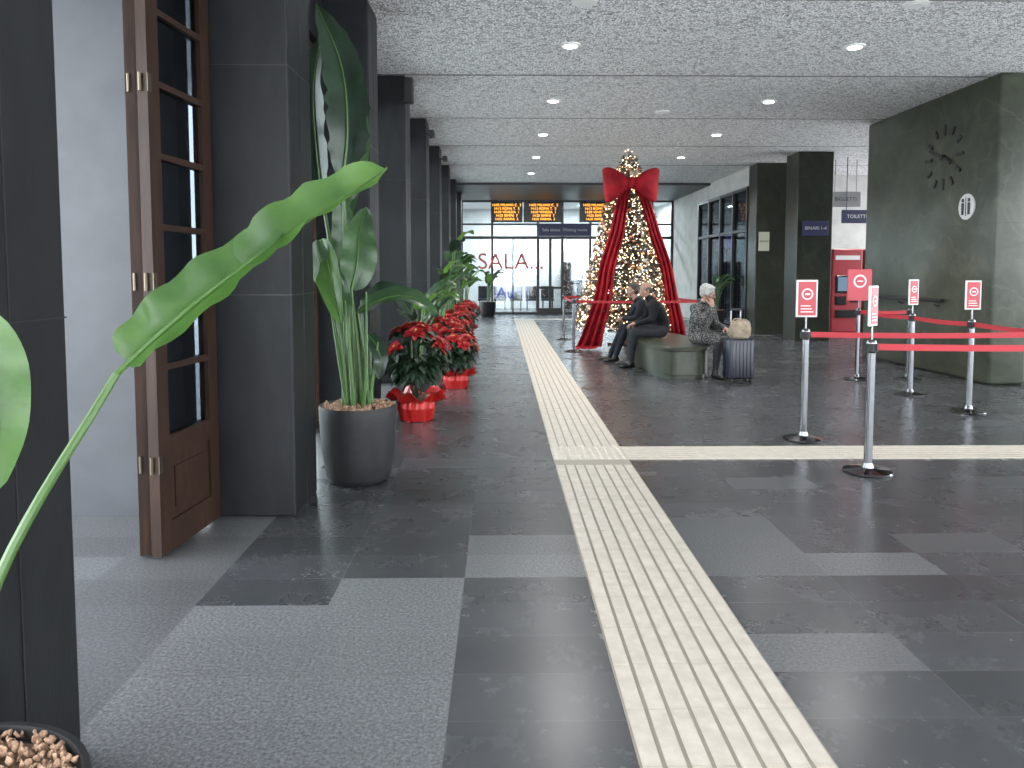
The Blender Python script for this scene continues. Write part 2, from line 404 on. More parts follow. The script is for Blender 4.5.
box(bm,1.5,1.6,26.85,26.96,2.9,3.0); box(bm,2.9,3.0,26.85,26.96,2.9,3.0)
mk('sign_case',bm,[M_bluescr],e); text('sign_text','Sala attesa  Waiting room',.15,(2.23,26.71,2.97),RF,M_whitesign,e,.001)
M_groove=pm('tactile_groove',(.31,.275,.225),.6)
def tact(name,x0,x1,ya,yb,along):
    bm=NB(); box(bm,x0,x1,ya,yb,.0,.004)
    if along=='y':
        n=8; p=(x1-x0)/n; L=.3; m=int((yb-ya)/L)
        for j in range(m):
            for i in range(n):
                xx=x0+p*(i+.5); box(bm,xx-.0295,xx+.0295,ya+j*L+.002,ya+(j+1)*L-.002,.004,.008,1)
    else:
        n=6; p=(yb-ya)/n; L=.3; m=int((x1-x0)/L)
        for j in range(m):
            for i in range(n):
                yy=ya+p*(i+.5); box(bm,x0+j*L+.002,x0+(j+1)*L-.002,yy-.031,yy+.031,.004,.008,1)
    mk(name,bm,[M_groove,M_tact])
tact('tactile_paving',.42,1.02,.4,5.98,'y'); tact('tactile_paving',.42,1.02,6.44,23.8,'y')
tact('tactile_paving',1.02,11.8,5.98,6.42,'x'); tact('tactile_paving',.42,6.0,23.8,24.3,'x')
bm=NB(); box(bm,.42,1.02,5.98,6.44,0,.004)
for i in range(10):
    for j in range(8): lathe(bm,.45+.06*i,6.01+.057*j,[(.018,.004),(.012,.009)],8)
mk('tactile_paving',bm,[M_tact])
def downlight(x,y,on=True):
    bm=NB(); lathe(bm,x,y,[(.12,H),(.12,H-.012),(.085,H-.018)],20,0); lathe(bm,x,y,[(.08,H-.014),(.075,H-.022)],20,1 if on else 0)
    mk('ceiling_downlight',bm,[M_lampring,M_lamp])
    if on:
        l=bpy.data.lights.new('downlight_lamp','SPOT'); l.energy=260; l.spot_size=2.5; l.spot_blend=.8; l.shadow_soft_size=.09; l.color=(1,.975,.94)
        o=bpy.data.objects.new('downlight_lamp',l); o.location=(x,y,H-.05); S.collection.objects.link(o)
for j in range(0,6):
    for x in (.79,4.05): downlight(x,8.83+2.8*j)
for p in ((9,15.5),(9,18),(9,11.4)): downlight(*p)  # the alcove pair is added to brighten that dim space
downlight(.8,7.45,False); downlight(4.0,7.45,False); downlight(2.6,12.4,False)
for x in (0,3,5):
    l=bpy.data.lights.new('waiting_room_lamp','AREA'); l.energy=330; l.size=.8; l.color=(.9,.96,1); o=bpy.data.objects.new('waiting_room_lamp',l); o.location=(x,29.3,H-.05); S.collection.objects.link(o)
# ------------------------------------------------------------------ clock, signs
bm=NB(); cy,cz,R=11.09,3.16,.47; X=6.45
for i in range(12):
    a=2*pi*i/12; L=.12 if i%3 else .16
    MM=Matrix.Translation((X,cy,cz))@Matrix.Rotation(a,4,'X')
    box(bm,-.02,.001,-.022,.022,R-L,R,0,MM)
for a,L,w in ((2.05,.24,.022),(5.1,.36,.016)):
    MM=Matrix.Translation((X,cy,cz))@Matrix.Rotation(a,4,'X'); box(bm,-.05,-.035,-w,w,-.06,L,0,MM)
lathe(bm,0,0,[(.04,-.001),(.04,.06)],16,0,M=Matrix.Translation((X,cy,cz))@Matrix.Rotation(-pi/2,4,'Y'))
mk('wall_clock',bm,[pm('bronze_clock_metal',(.006,.006,.006),.5)])
e=empty('restroom_sign',(6.43,10.5,2.4))
bm=NB(); lathe(bm,0,0,[(.18,-.001),(.18,.015),(.17,.02)],32,0,M=Matrix.Translation((6.45,10.5,2.4))@Matrix.Rotation(-pi/2,4,'Y')); mk('sign_disc',bm,[M_whitesign],e)
bm=NB()
for dy in (-.07,.07):
    lathe(bm,0,0,[(.026,0),(.026,.008)],12,0,M=Matrix.Translation((6.43,10.5+dy,2.49))@Matrix.Rotation(-pi/2,4,'Y'))
    box(bm,6.422,6.43,10.5+dy-.026,10.5+dy+.026,2.36,2.455); box(bm,6.422,6.43,10.5+dy-.022,10.5+dy-.005,2.29,2.36); box(bm,6.422,6.43,10.5+dy+.005,10.5+dy+.022,2.29,2.36)
box(bm,6.422,6.43,10.497,10.503,2.27,2.53)
mk('pictograms',bm,[M_black],e)
bm=NB(); tube(bm,[(6.38,10.9,1.08),(6.38,13.2,1.08)],.028,10)
for y in (11.1,12.1,13.0): tube(bm,[(6.38,y,1.08),(6.38,y,1.02),(6.452,y,1.0)],.012,8)
mk('wall_handrail',bm,[M_black])
def wallsign(name,x0,x1,y,z0,z1,mat,body=None,tm=None,ts=.1,rods=False):
    e=empty(name,((x0+x1)/2,y,z0)); bm=NB(); bbox(bm,x0,x1,y-.04,y,z0,z1,.006)
    if rods:
        for x in (x0+.1,x1-.1): tube(bm,[(x,y-.02,z1-.01),(x,y-.02,H)],.01,6)
    mk('sign_panel',bm,[mat],e)
    if body: text('sign_text',body,ts,((x0+x1)/2,y-.042,(z0+z1)/2),RF,tm,e,.001)
M_greysign=pm('grey_sign_face',(.2,.2,.2),.4)
wallsign('platform_direction_sign',6.5,7.05,16.4,2.28,2.6,M_bluescr,'BINARI 1-4',M_whitesign,.1)
wallsign('notice_poster',6.13,6.38,18.1,2.0,2.45,pm('cream_paper',(.34,.33,.26),.6),'ORARIO',M_black,.06)
wallsign('overhead_info_sign',7.6,8.3,17.6,3.0,3.35,M_greysign,'BIGLIETTI',M_navy,.12,True)
wallsign('overhead_info_sign',7.7,8.4,17.2,2.6,2.9,M_bluescr,'TOILETTE',M_whitesign,.11,True)
def ticketm(x,y,w=.78,h=1.95,mat=M_redsign):
    bm=NB(); bbox(bm,x,x+w,y,y+.6,.05,h,.04,3,0); box(bm,x+.03,x+w-.03,y+.03,y+.57,0,.05,1)
    bbox(bm,x+.1,x+w-.1,y-.03,y+.02,1.0,1.42,.008,1,1); box(bm,x+.14,x+w-.14,y-.034,y-.03,1.05,1.38,3)
    bbox(bm,x+.1,x+.35,y-.03,y+.02,.72,.92,.006,1,1); bbox(bm,x+.45,x+w-.1,y-.03,y+.02,.78,.92,.006,1,2)
    bbox(bm,x+.12,x+w-.12,y-.05,y+.02,.42,.6,.008,1,1); box(bm,x+.08,x+w-.08,y-.005,y+.01,h-.26,h-.16,4)
    mk('ticket_machine',bm,[mat,M_screen,M_chrome,pm('ticket_screen',(.05,.1,.15),.3,0,(.3,.45,.6),.3),M_whitesign])
M_tred=pm('ticket_machine_red',(.24,.008,.014),.4)
ticketm(7.87,18.0,.74,2.05,M_tred); ticketm(8.75,18.0,.74,2.05,M_tred)
bm=NB(); bbox(bm,-1.25,-1.13,9.95,10.1,3.68,4.0,.015); box(bm,-1.262,-1.25,9.99,10.05,3.75,3.9); mk('wall_speaker',bm,[M_black])
for y,x in ((12.9,-1.2),(15.7,-1.18)):
    bm=NB(); tube(bm,[(-1.262,y,3.8),(x+.05,y,3.8)],.015,8); bbox(bm,x,x+.1,y-.2,y+.06,3.74,3.84,.02); lathe(bm,0,0,[(.035,0),(.035,.02)],12,M=Matrix.Translation((x+.05,y-.2,3.79))@Matrix.Rotation(pi/2,4,'X')); mk('cctv_camera',bm,[M_black])
# ------------------------------------------------------------------ stanchions
def stanchion(name,x,y,sign=None,h=1.0,yaw=0,allred=False):
    e=empty(name,(x,y,0),yaw)
    bm=NB()
    lathe(bm,0,0,[(.175,.0),(.178,.008),(.17,.018),(.11,.03),(.045,.04),(.036,.075)],32)
    lathe(bm,0,0,[(.031,.03),(.031,h-.09)],20)
    lathe(bm,0,0,[(.034,h-.1),(.037,h-.095),(.037,h-.02),(.03,h-.004),(.01,h)],20)
    mk('post',bm,[M_chrome],e,True,True,40)
    bm=NB(); lathe(bm,0,0,[(.0375,h-.088),(.0375,h-.028)],20)
    for a in range(4):
        MM=Matrix.Rotation(a*pi/2,4,'Z'); box(bm,.03,.046,-.012,.012,h-.086,h-.03,0,MM)
    mk('belt_cassette',bm,[M_rubber],e,False,True)
    if sign:
        w,sh=sign
        bm=NB(); tube(bm,[(0,0,h-.01),(0,0,h+.1)],.008,8,1)
        q=.006 if allred else .016
        bbox(bm,-w/2,w/2,-.012,.006,h+.1,h+.1+sh,.006,2,2 if allred else 0)
        box(bm,-w/2+q,w/2-q,-.0145,-.011,h+.1+q,h+.1+sh-q,2)
        cz=h+.1+sh*.62
        lathe(bm,0,0,[(w*.27,0),(w*.27,.003)],20,0,M=Matrix.Translation((0,-.0145,cz))@Matrix.Rotation(pi/2,4,'X'))
        lathe(bm,0,0,[(w*.2,0),(w*.2,.004)],20,2,M=Matrix.Translation((0,-.0155,cz))@Matrix.Rotation(pi/2,4,'X'))
        box(bm,-w*.12,w*.12,-.021,-.0145,cz-.008,cz+.008,0)
        if not allred:
            for i in range(3): box(bm,-w*.3,w*(.3-.07*i),-.016,-.0145,h+.1+sh*(.13+.08*i),h+.1+sh*(.16+.08*i),0)
        mk('sign_holder',bm,[M_whitesign,M_chrome,M_redsign],e,False,True)
    return e
def belt(a,b,z=.945):
    a=V((*a,0)); b=V((*b,0)); d=(b-a); L=d.length; ang=math.atan2(d.y,d.x)
    bm=NB(); n=16; prev=None
    MM=Matrix.Translation(a)@Matrix.Rotation(ang,4,'Z')
    x0=.047; x1=L-.047
    for i in range(n+1):
        t=i/n; x=x0+(x1-x0)*t; s=-.012*4*t*(1-t)
        cur=[bm.verts.new(MM@V((x,yy,z+s+zz))) for yy,zz in ((-.0012,-.024),(.0012,-.024),(.0012,.024),(-.0012,.024))]
        if prev:
            for k in range(4): bm.faces.new([prev[k],prev[(k+1)%4],cur[(k+1)%4],cur[k]])
        else: bm.faces.new(cur[::-1])
        prev=cur
    bm.faces.new(prev); mk('barrier_belt',bm,[M_redbelt])
SG=(.17,.31)
stanchion('belt_barrier_post',2.71,6.7,(.19,.33)); stanchion('belt_barrier_post',2.75,5.58,(.15,.3),yaw=.75)
stanchion('belt_barrier_post',5.01,8.0,SG); stanchion('belt_barrier_post',5.0,9.15,(.15,.31),yaw=.3); stanchion('belt_barrier_post',4.98,10.5,(.34,.44),allred=True)
stanchion('belt_barrier_post',5.02,6.7); stanchion('belt_barrier_post',5.02,5.58); stanchion('belt_barrier_post',5.7,10.5)
belt((2.71,6.7),(5.02,6.7)); belt((2.75,5.58),(5.02,5.58)); belt((4.98,10.5),(5,9.15)); belt((5,9.15),(5.01,8)); belt((5.01,8),(5.02,6.7)); belt((4.98,10.5),(5.7,10.5))
stanchion('belt_barrier_post',1.37,14.3); stanchion('belt_barrier_post',1.4,16.9); stanchion('belt_barrier_post',3.75,14.3); stanchion('belt_barrier_post',3.75,16.9)
belt((1.37,14.3),(1.4,16.9)); belt((1.4,16.9),(3.75,16.9)); belt((3.75,14.3),(3.75,16.9)); belt((1.37,14.3),(3.75,14.3))
# ------------------------------------------------------------------ plants
def blade(bm,P,w,hint,fold=.35,mi=0,rip=.05,seed=0,n=22,tipsh=.75,curl=0,tear=.0,blunt=.55):
    pts=catmull(P,max(4,n//max(1,len(P)-1))); n=len(pts); rows=[]
    hint=V(hint).normalized(); S_=[-1,-.7,-.35,-.04,.04,.35,.7,1]
    rr=random.Random(seed)
    for i,p in enumerate(pts):
        t=i/(n-1); d=(pts[min(i+1,n-1)]-pts[max(i-1,0)]).normalized()
        s=d.cross(hint).normalized(); nn=s.cross(d).normalized()
        ww=w*max(.015,math.sin(pi*min(1,t**tipsh*.98+.02))**blunt)
        jag=[1-tear*rr.random(),1-tear*rr.random()]
        row=[]
        for q in S_:
            k=abs(q); jw=jag[0 if q<0 else 1] if k==1 else 1
            off=s*(q*ww*jw)+nn*(k*ww*fold+curl*ww*(k**3))
            off+=nn*rip*w*math.sin(t*23+seed+q*2)*k
            if k<.1: off=s*(q*ww*.5)-nn*(.05*w)
            row.append(bm.verts.new(p+off))
        rows.append(row)
    for i in range(n-1):
        for k in range(7):
            f=bm.faces.new([rows[i][k],rows[i][k+1],rows[i+1][k+1],rows[i+1][k]]); f.material_index=3 if k==3 else mi
def pot(bm,x,y,r,h,mi_pot,mi_soil):
    lathe(bm,x,y,[(r*.66,0),(r*.76,.012),(r*.84,.05),(r*.93,h*.4),(r*.99,h*.8),(r,h*.97),(r*.985,h),(r*.94,h),(r*.92,h-.03)],40,mi_pot)
    lathe(bm,x,y,[(r*.93,h-.05),(r*.9,h-.03),(.02,h-.015)],24,mi_soil)
def chips(bm,x,y,r,z,n,mi,s=.02,seed=1):
    rr=random.Random(seed)
    for i in range(n):
        a=rr.random()*2*pi; q=r*math.sqrt(rr.random())
        MM=Matrix.Translation((x+q*math.cos(a),y+q*math.sin(a),z+rr.random()*s*.9))@Euler((rr.random()*6,rr.random()*6,rr.random()*6)).to_matrix().to_4x4()
        k=s*(.5+rr.random()*.7)
        res=bmesh.ops.create_icosphere(bm,subdivisions=1,radius=1,matrix=MM@Matrix.Diagonal((k,k*.7,k*.45,1)))
        for vv in res['verts']:
            vv.co+=V((rr.uniform(-1,1),rr.uniform(-1,1),rr.uniform(-1,1)))*k*.14
            for f in vv.link_faces: f.material_index=mi
PM=[M_leafb,M_leafm,M_leafd,M_stem,M_pot,M_soil,M_chip]
def stemleaf(bm,base,p1,P2,w,hint,mi=1,sr=.014,**k):
    base=V(base); p1=V(p1); mid=base.lerp(p1,.5)+(V((base.x,base.y,p1.z))-p1)*.15
    tube(bm,catmull([base,mid,p1],6),[sr*1.3,sr,sr*.7],8,3)
    tube(bm,catmull([p1]+P2,5),[sr*.7,sr*.15],6,3)
    blade(bm,[p1]+P2,w,hint,mi=mi,**k)
bm=NB(); px,py=-1.07,1.33
pot(bm,px,py,.29,.52,4,5); chips(bm,px,py,.265,.505,1300,6,.0105,3)
LH=(.35,-.35,.9)
b0=V((px+.02,py,.48)); p1=V((-.85,1.68,1.275))
tube(bm,catmull([b0,b0.lerp(p1,.5)+V((-.04,-.03,.02)),p1],8),[.014,.011,.009],8,3)
tube(bm,catmull([p1,V((-.70,1.76,1.43)),V((-.52,1.87,1.59)),V((-.30,2.0,1.765))],6),[.008,.002],6,3)
blade(bm,[p1+V((.02,.01,.025)),V((-.745,1.735,1.385)),V((-.64,1.80,1.49)),V((-.53,1.87,1.595))],.076,LH,fold=.5,mi=0,rip=.10,seed=2,n=24,tipsh=.8,blunt=.28,tear=.06)
blade(bm,[V((-.61,1.82,1.515)),V((-.52,1.87,1.60)),V((-.41,1.93,1.68)),V((-.295,2.0,1.77))],.068,(.55,-.1,.85),fold=.6,mi=0,rip=.12,seed=9,n=22,tipsh=.8,blunt=.32,tear=.12)
stemleaf(bm,(px-.02,py-.03,.48),(-.95,1.3,1.42),[V((-.885,1.295,1.37)),V((-.862,1.3,1.26)),V((-.872,1.3,1.12))],.058,(.6,-.7,.2),0,.01,fold=.25,rip=.05,seed=5,tipsh=.7)
stemleaf(bm,(px-.03,py+.02,.48),(-1.08,1.3,1.55),[V((-1.0,1.29,1.78)),V((-.95,1.3,1.9)),V((-.855,1.3,2.01))],.06,(.6,-.7,.2),1,.01,fold=.25,seed=6)
stemleaf(bm,(px-.05,py-.05,.48),(-1.3,1.15,1.4),[V((-1.4,1.1,1.65)),V((-1.5,1.0,1.8))],.1,(0,-1,.5),1,.012,seed=7)
mk('potted_banana_plant',bm,PM,smooth=True,angle=45,recalc=False)
bm=NB(); px,py=-1.03,5.43
pot(bm,px,py,.275,.55,4,5); chips(bm,px,py,.255,.535,420,6,.018,4)
B=lambda dx=0,dy=0:(px+dx,py+dy,.52)
W=lambda x,y,Y:V(((x-501)*Y/760,Y,1.5+(272-y)*Y/760))
stemleaf(bm,B(-.05),W(345,180,5.45),[W(350,130,5.45),W(345,70,5.5),W(322,12,5.5)],.165,(.3,-1,.1),2,.018,fold=.3,seed=1,tear=.25,tipsh=.85)
stemleaf(bm,B(-.08,.06),W(325,200,5.7),[W(320,150,5.75),W(318,90,5.8),W(326,40,5.8)],.12,(-.4,-1,.1),2,.016,fold=.3,seed=3,tear=.2)
stemleaf(bm,B(-.02,.04),W(345,205,5.6),[W(358,170,5.6),W(362,120,5.6),W(350,75,5.6)],.08,(.7,-1,.1),1,.014,fold=.5,seed=13,tear=.2)
stemleaf(bm,B(.03),W(352,290,5.4),[W(358,262,5.4),W(360,235,5.35),W(368,208,5.3)],.13,(.5,-1,.2),1,.014,fold=.3,seed=4)
stemleaf(bm,B(-.03,.03),W(342,265,5.5),[W(346,240,5.5),W(345,215,5.5),W(338,190,5.5)],.09,(-.2,-1,.2),1,.012,fold=.3,seed=14)
stemleaf(bm,B(-.06,-.04),W(322,240,5.35),[W(328,262,5.3),W(334,290,5.25),W(341,325,5.2)],.10,(-.4,-1,.2),0,.013,fold=.3,seed=5)
stemleaf(bm,B(.08),W(358,312,5.4),[W(385,298,5.4),W(412,297,5.4),W(438,314,5.4)],.10,(0,-.6,1),1,.013,fold=.2,seed=6)
stemleaf(bm,B(.04,.05),W(362,300,5.6),[W(384,290,5.6),W(400,298,5.6),W(412,315,5.6)],.09,(0,-.6,1),2,.012,fold=.25,seed=16)
stemleaf(bm,B(-.1),W(345,320,5.4),[W(335,290,5.35),W(322,262,5.3),W(318,240,5.3)],.1,(.2,-1,.3),1,.013,fold=.2,seed=7)
stemleaf(bm,B(0,.1),W(340,250,5.7),[W(348,215,5.7),W(356,190,5.7),W(366,165,5.7)],.05,(.2,-1,.3),1,.013,fold=.4,seed=8)
stemleaf(bm,B(.1,.02),W(368,335,5.5),[W(376,345,5.45),W(380,360,5.4),W(378,380,5.4)],.06,(.4,-1,.5),2,.01,fold=.3,seed=9)
for q in range(7):
    a=q*.9; tube(bm,catmull([B(.07*math.cos(a),.07*math.sin(a)),(px+.12*math.cos(a),py+.1*math.sin(a),.8),(px+.17*math.cos(a)-.02,py+.12*math.sin(a),1.0+.06*q)],5),[.02,.014,.006],7,3)
mk('potted_banana_plant',bm,PM,smooth=True,angle=45,recalc=False)
def banana(px,py,sc,seed,n=9,top=2.1):
    rr=random.Random(seed); bm=NB(); pot(bm,px,py,.27,.5,4,5); chips(bm,px,py,.25,.485,80,6,.022,seed)
    for i in range(n):
        a=rr.uniform(0,2*pi); 
        if math.cos(a)<-.3 : a=pi-a
        ln=rr.uniform(.05,.22); hz=rr.uniform(.55,1.0)*(top-.75)+.0
        p1=V((px+ln*math.cos(a),py+ln*math.sin(a),.5+hz*.75)); L=rr.uniform(.35,.5)*sc
        o=V((math.cos(a),math.sin(a),0)); up=rr.uniform(.4,1.0)
        P=[p1+o*L*.25+V((0,0,L*.4*up)),p1+o*L*.55+V((0,0,L*.65*up)),p1+o*L*.8+V((0,0,L*.6*up-.02))]
        stemleaf(bm,(px+.05*math.cos(a),py+.05*math.sin(a),.45),p1,P,rr.uniform(.07,.11)*sc,V((0,-.3,1))-o*.4,rr.choice([0,1,1,2]),.012,fold=.25,seed=i,n=15)
    mk('potted_banana_plant',bm,PM,smooth=True,angle=45,recalc=False)
banana(-.96,8.45,1.0,11,8,1.7); banana(-.96,11.5,1.0,12,9,2.0); banana(-.94,13.8,1.2,13,10,2.6); banana(-.94,16.4,1.1,14,9,2.2); banana(-.95,19.8,1.1,15,8,2.0)
banana(-.45,25.6,1.1,16,9,1.9); banana(5.65,20.0,1.0,18,9,1.8)
def petal(bm,c,d,up,L,w,mi):
    s=d.cross(up).normalized(); 
    a=bm.verts.new(c); b=bm.verts.new(c+d*L*.5+s*w+up*.004); m=bm.verts.new(c+d*L*.5-up*.006); e=bm.verts.new(c+d*L*.5-s*w+up*.004); t=bm.verts.new(c+d*L-up*L*.2)
    for f in ((a,b,m),(a,m,e),(b,t,m),(m,t,e)): bm.faces.new(f).material_index=mi
M_yel=pm('yellow_stamen',(.5,.35,.04),.6)
def poinsettia(px,py,sc,seed,stem=.0):
    rr=random.Random(seed); bm=NB(); r=.18*sc; h=.24*sc
    segs=66; prof=[(.72,0),(.8,.03),(.95,.5),(.9,.75),(1.15,.9),(1.42,1.02),(1.25,1.0),(.85,.85)]
    rings=[]
    for k,(q,z) in enumerate(prof):
        ring=[]
        for i in range(segs):
            a=2*pi*i/segs; am=(.03 if k<3 else .06 if k<4 else .13)*math.sin(a*11+k)+.04*math.sin(a*5+k*2)
            ring.append(bm.verts.new((px+r*(q+am)*math.cos(a),py+r*(q+am)*math.sin(a),h*z+ (0 if k<4 else .04*sc*math.sin(a*7+1)))))
        rings.append(ring)
    for k in range(len(rings)-1):
        for i in range(segs): bm.faces.new([rings[k][i],rings[k][(i+1)%segs],rings[k+1][(i+1)%segs],rings[k+1][i]]).material_index=0
    bm.faces.new(rings[0][::-1]); f=bm.faces.new(rings[-1]); f.material_index=3
    C=V((px,py,h+.20*sc+stem)); R=.24*sc
    for i in range(24):
        z=rr.uniform(.12,1); a=i*2.4+rr.uniform(-.3,.3); q=math.sqrt(max(0,1-z*z)); dn=V((q*math.cos(a),q*math.sin(a),z)).normalized()
        c=C+V((dn.x*R*1.15,dn.y*R*1.15,.06*sc+dn.z*R*1.05))
        tube(bm,[V((px+dn.x*.04,py+dn.y*.04,h*.8)),C.lerp(c,.5),c],.004,4,2)
        up=(dn+V((0,0,.9))).normalized(); t1=up.orthogonal().normalized(); t2=up.cross(t1)
        for ring,(n,L) in enumerate(((6,.075),(7,.12),(6,.15))):
            for j in range(n):
                b=2*pi*j/n+ring*.4+rr.uniform(-.2,.2); d=(t1*math.cos(b)+t2*math.sin(b)+up*(.35-.25*ring)).normalized()
                petal(bm,c-up*.012*ring,d,up,L*rr.uniform(.8,1.1)*sc,.030*sc*(1+.15*ring),1 if ring<2 and (ring==0 or z>.3 or j%2) else 2)
        for j in range(4): ico(bm,c+up*.012+t1*.008*math.cos(j*1.6)+t2*.008*math.sin(j*1.6),.005,4,1)
    for i in range(190):
        a=rr.uniform(0,2*pi); z=rr.uniform(-.7,.35); q=math.sqrt(1-z*z); d=V((math.cos(a)*q,math.sin(a)*q,z-.1)).normalized()
        c=C+V((d.x,d.y,d.z*.9))*R*rr.uniform(.4,.95); petal(bm,c,(d+V((0,0,-.35))).normalized(),(V((0,0,1))+d*.4).normalized(),.15*sc,.042*sc,2)
    mk('potted_poinsettia',bm,[M_foil,M_red,M_pleaf,M_soil,M_yel],recalc=False)
poinsettia(-.86,7.68,1.12,1,.14); poinsettia(-.58,9.8,.95,2,.05); poinsettia(-.80,10.6,1.0,3,.12)
poinsettia(-.78,12.6,1.0,4,.12); poinsettia(-.80,15.0,1.0,5,.12); poinsettia(-.80,17.7,1.0,6,.1)
# ------------------------------------------------------------------ christmas tree
tx,ty=2.60,15.6
e=empty('christmas_tree',(tx,ty,0))
rr=random.Random(5)
TH=3.99; RB=1.06
def rad(z): return RB*max(0,1-(z-.25)/(TH-.2))**.74
bm=NB(); tube(bm,[(tx,ty,.02),(tx,ty,3.9)],[.06,.015],10,1)
for a in range(4):
    MM=Matrix.Translation((tx,ty,0))@Matrix.Rotation(a*pi/2,4,'Z'); box(bm,0,.4,-.02,.02,0,.04,1,MM)
for i in range(4200):
    z=.3+(TH-.33)*(1-math.sqrt(rr.random()))**.8; a=rr.uniform(0,2*pi); q=rad(z)*rr.uniform(.6,1.03)
    c=V((tx+q*math.cos(a),ty+q*math.sin(a),z)); o=V((math.cos(a),math.sin(a),.15))
    if i%7==0: tube(bm,[V((tx,ty,z-.05)),c],[.012,.004],4,1)
    for j in range(9):
        d=(o+V((rr.uniform(-1,1),rr.uniform(-1,1),rr.uniform(-.8,.8)))*.9).normalized(); s=d.orthogonal().normalized()*.012
        L=rr.uniform(.05,.11)
        f=bm.faces.new([bm.verts.new(c-s),bm.verts.new(c+s),bm.verts.new(c+d*L)]); f.material_index=0 if rr.random()<.65 else 2
mk('branches',bm,[noisem('fir_needles',(.02,.035,.018),(.05,.065,.032),8,.6),pm('bark_brown',(.08,.045,.025),.8),pm('gold_tinsel',(.30,.18,.13),.4,.3)],e,recalc=False)
bm=NB()
for i in range(2400):
    z=.3+(TH-.3)*(1-math.sqrt(rr.random()))**.82; a=rr.uniform(0,2*pi); q=rad(z)*rr.uniform(.8,1.07)
    ico(bm,(tx+q*math.cos(a),ty+q*math.sin(a),z),.0095,0,1)
mk('fairy_lights',bm,[pm('warm_fairy_light',(1,.7,.4),.5,0,(1,.74,.48),9)],e)
bm=NB()
for i in range(280):
    z=.35+(TH-.45)*(1-math.sqrt(rr.random()))**.82; a=rr.uniform(0,2*pi); q=rad(z)*1.0
    ico(bm,(tx+q*math.cos(a),ty+q*math.sin(a),z),rr.choice([.03,.04,.05]),i%3,2)
mk('baubles',bm,[pm('gold_bauble',(.5,.3,.17),.25,1),pm('copper_bauble',(.45,.2,.14),.25,1),pm('pearl_bauble',(.5,.42,.34),.3,.4)],e,True)
bm=NB(); bc=V((tx-.05,ty-.60,3.24))
for sgn in (-1,1):
    rings=[]; n=14; m=40
    for i in range(n+1):
        t=i/n; x=sgn*(.03+.50*t); hh=.07+.27*math.sin(min(1,t*1.05)*pi*.5)**1.2; dp=.05+.11*math.sin(pi*min(1,t*.95)**.8)
        if i>=n-1: hh*=.97 if i==n-1 else .9; dp*=.7 if i==n-1 else .35
        ring=[]
        for k in range(m):
            a=2*pi*k/m; rp=1+.10*math.sin(6*a+t*2)*(1-t*.5); ca,sa=math.cos(a),math.sin(a)
            sq=math.copysign(abs(sa)**.75,sa)
            ring.append(bm.verts.new(bc+V((x+sgn*.03*sa*t, math.copysign(abs(ca)**.8,ca)*dp*rp, sq*hh*rp-.05*t*t))))
        rings.append(ring)
    for i in range(n):
        for k in range(m): bm.faces.new([rings[i][k],rings[i][(k+1)%m],rings[i+1][(k+1)%m],rings[i+1][k]])
    bm.faces.new(rings[-1])
ell(bm,bc+V((0,-.06,0)),(.085,.09,.12))
def drape(P,W,seed,mi=0):
    pts=catmull(P,8); n=len(pts); m=26; prev=None
    for i,p in enumerate(pts):
        t=i/(n-1)*(len(W)-1); k0=min(int(t),len(W)-2); w=W[k0]+(W[k0+1]-W[k0])*(t-k0); tt=i/(n-1); row=[]
        for k in range(m+1):
            u=k/m-.5; yy=.05*math.sin(u*20+seed+tt*3)*(0.4+tt)
            row.append(bm.verts.new(p+V((u*w,yy-.01,0))))
        if prev:
            for k in range(m): bm.faces.new([prev[k],prev[k+1],row[k+1],row[k]])
        prev=row
def onc(dx,z,extra=.1):
    q=rad(z)+extra; dy=-math.sqrt(max(.01,q*q-dx*dx)) if abs(dx)<q else -.05
    return V((tx+dx,ty+dy,z))
drape([bc+V((-.04,-.03,-.05)),onc(-.20,2.9),onc(-.32,2.3),onc(-.52,1.6),onc(-.62,1.0),onc(-.80,.35),V((tx-.88,ty-.78,.04))],[.1,.24,.3,.32,.4,.5],0)
drape([bc+V((.06,-.03,-.05)),onc(.24,2.9),onc(.42,2.3),onc(.66,1.6),onc(.76,1.0),onc(.88,.4),V((tx+.92,ty-.65,.04))],[.11,.2,.24,.26,.3,.34],2)
drape([V((tx-.88,ty-.78,.06)),V((tx-.96,ty-.92,.03)),V((tx-1.0,ty-1.02,.02))],[.5,.4],3)
o=mk('red_bow',bm,[M_velvet],e,True,recalc=False)
sm=o.modifiers.new('thick','SOLIDIFY'); sm.thickness=.008
# ------------------------------------------------------------------ bench
def superring(cx,cy,a,b,z,bm,n=64,ex=3.2):
    r=[]
    for i in range(n):
        t=2*pi*i/n; c=math.cos(t); s=math.sin(t)
        r.append(bm.verts.new((cx+a*math.copysign(abs(c)**(2/ex),c),cy+b*math.copysign(abs(s)**(2/ex),s),z)))
    return r
bm=NB(); rings=[superring(2.60,11.85,a,b,z,bm) for a,b,z in ((.41,1.27,0),(.41,1.27,.05),(.45,1.31,.06),(.45,1.31,.385),(.47,1.33,.395),(.475,1.335,.44),(.465,1.325,.45))]
for k in range(len(rings)-1):
    for i in range(64): bm.faces.new([rings[k][i],rings[k][(i+1)%64],rings[k+1][(i+1)%64],rings[k+1][i]])
bm.faces.new(rings[0][::-1]); bm.faces.new(rings[-1]); mk('marble_bench',bm,[M_marble],smooth=True,angle=35)
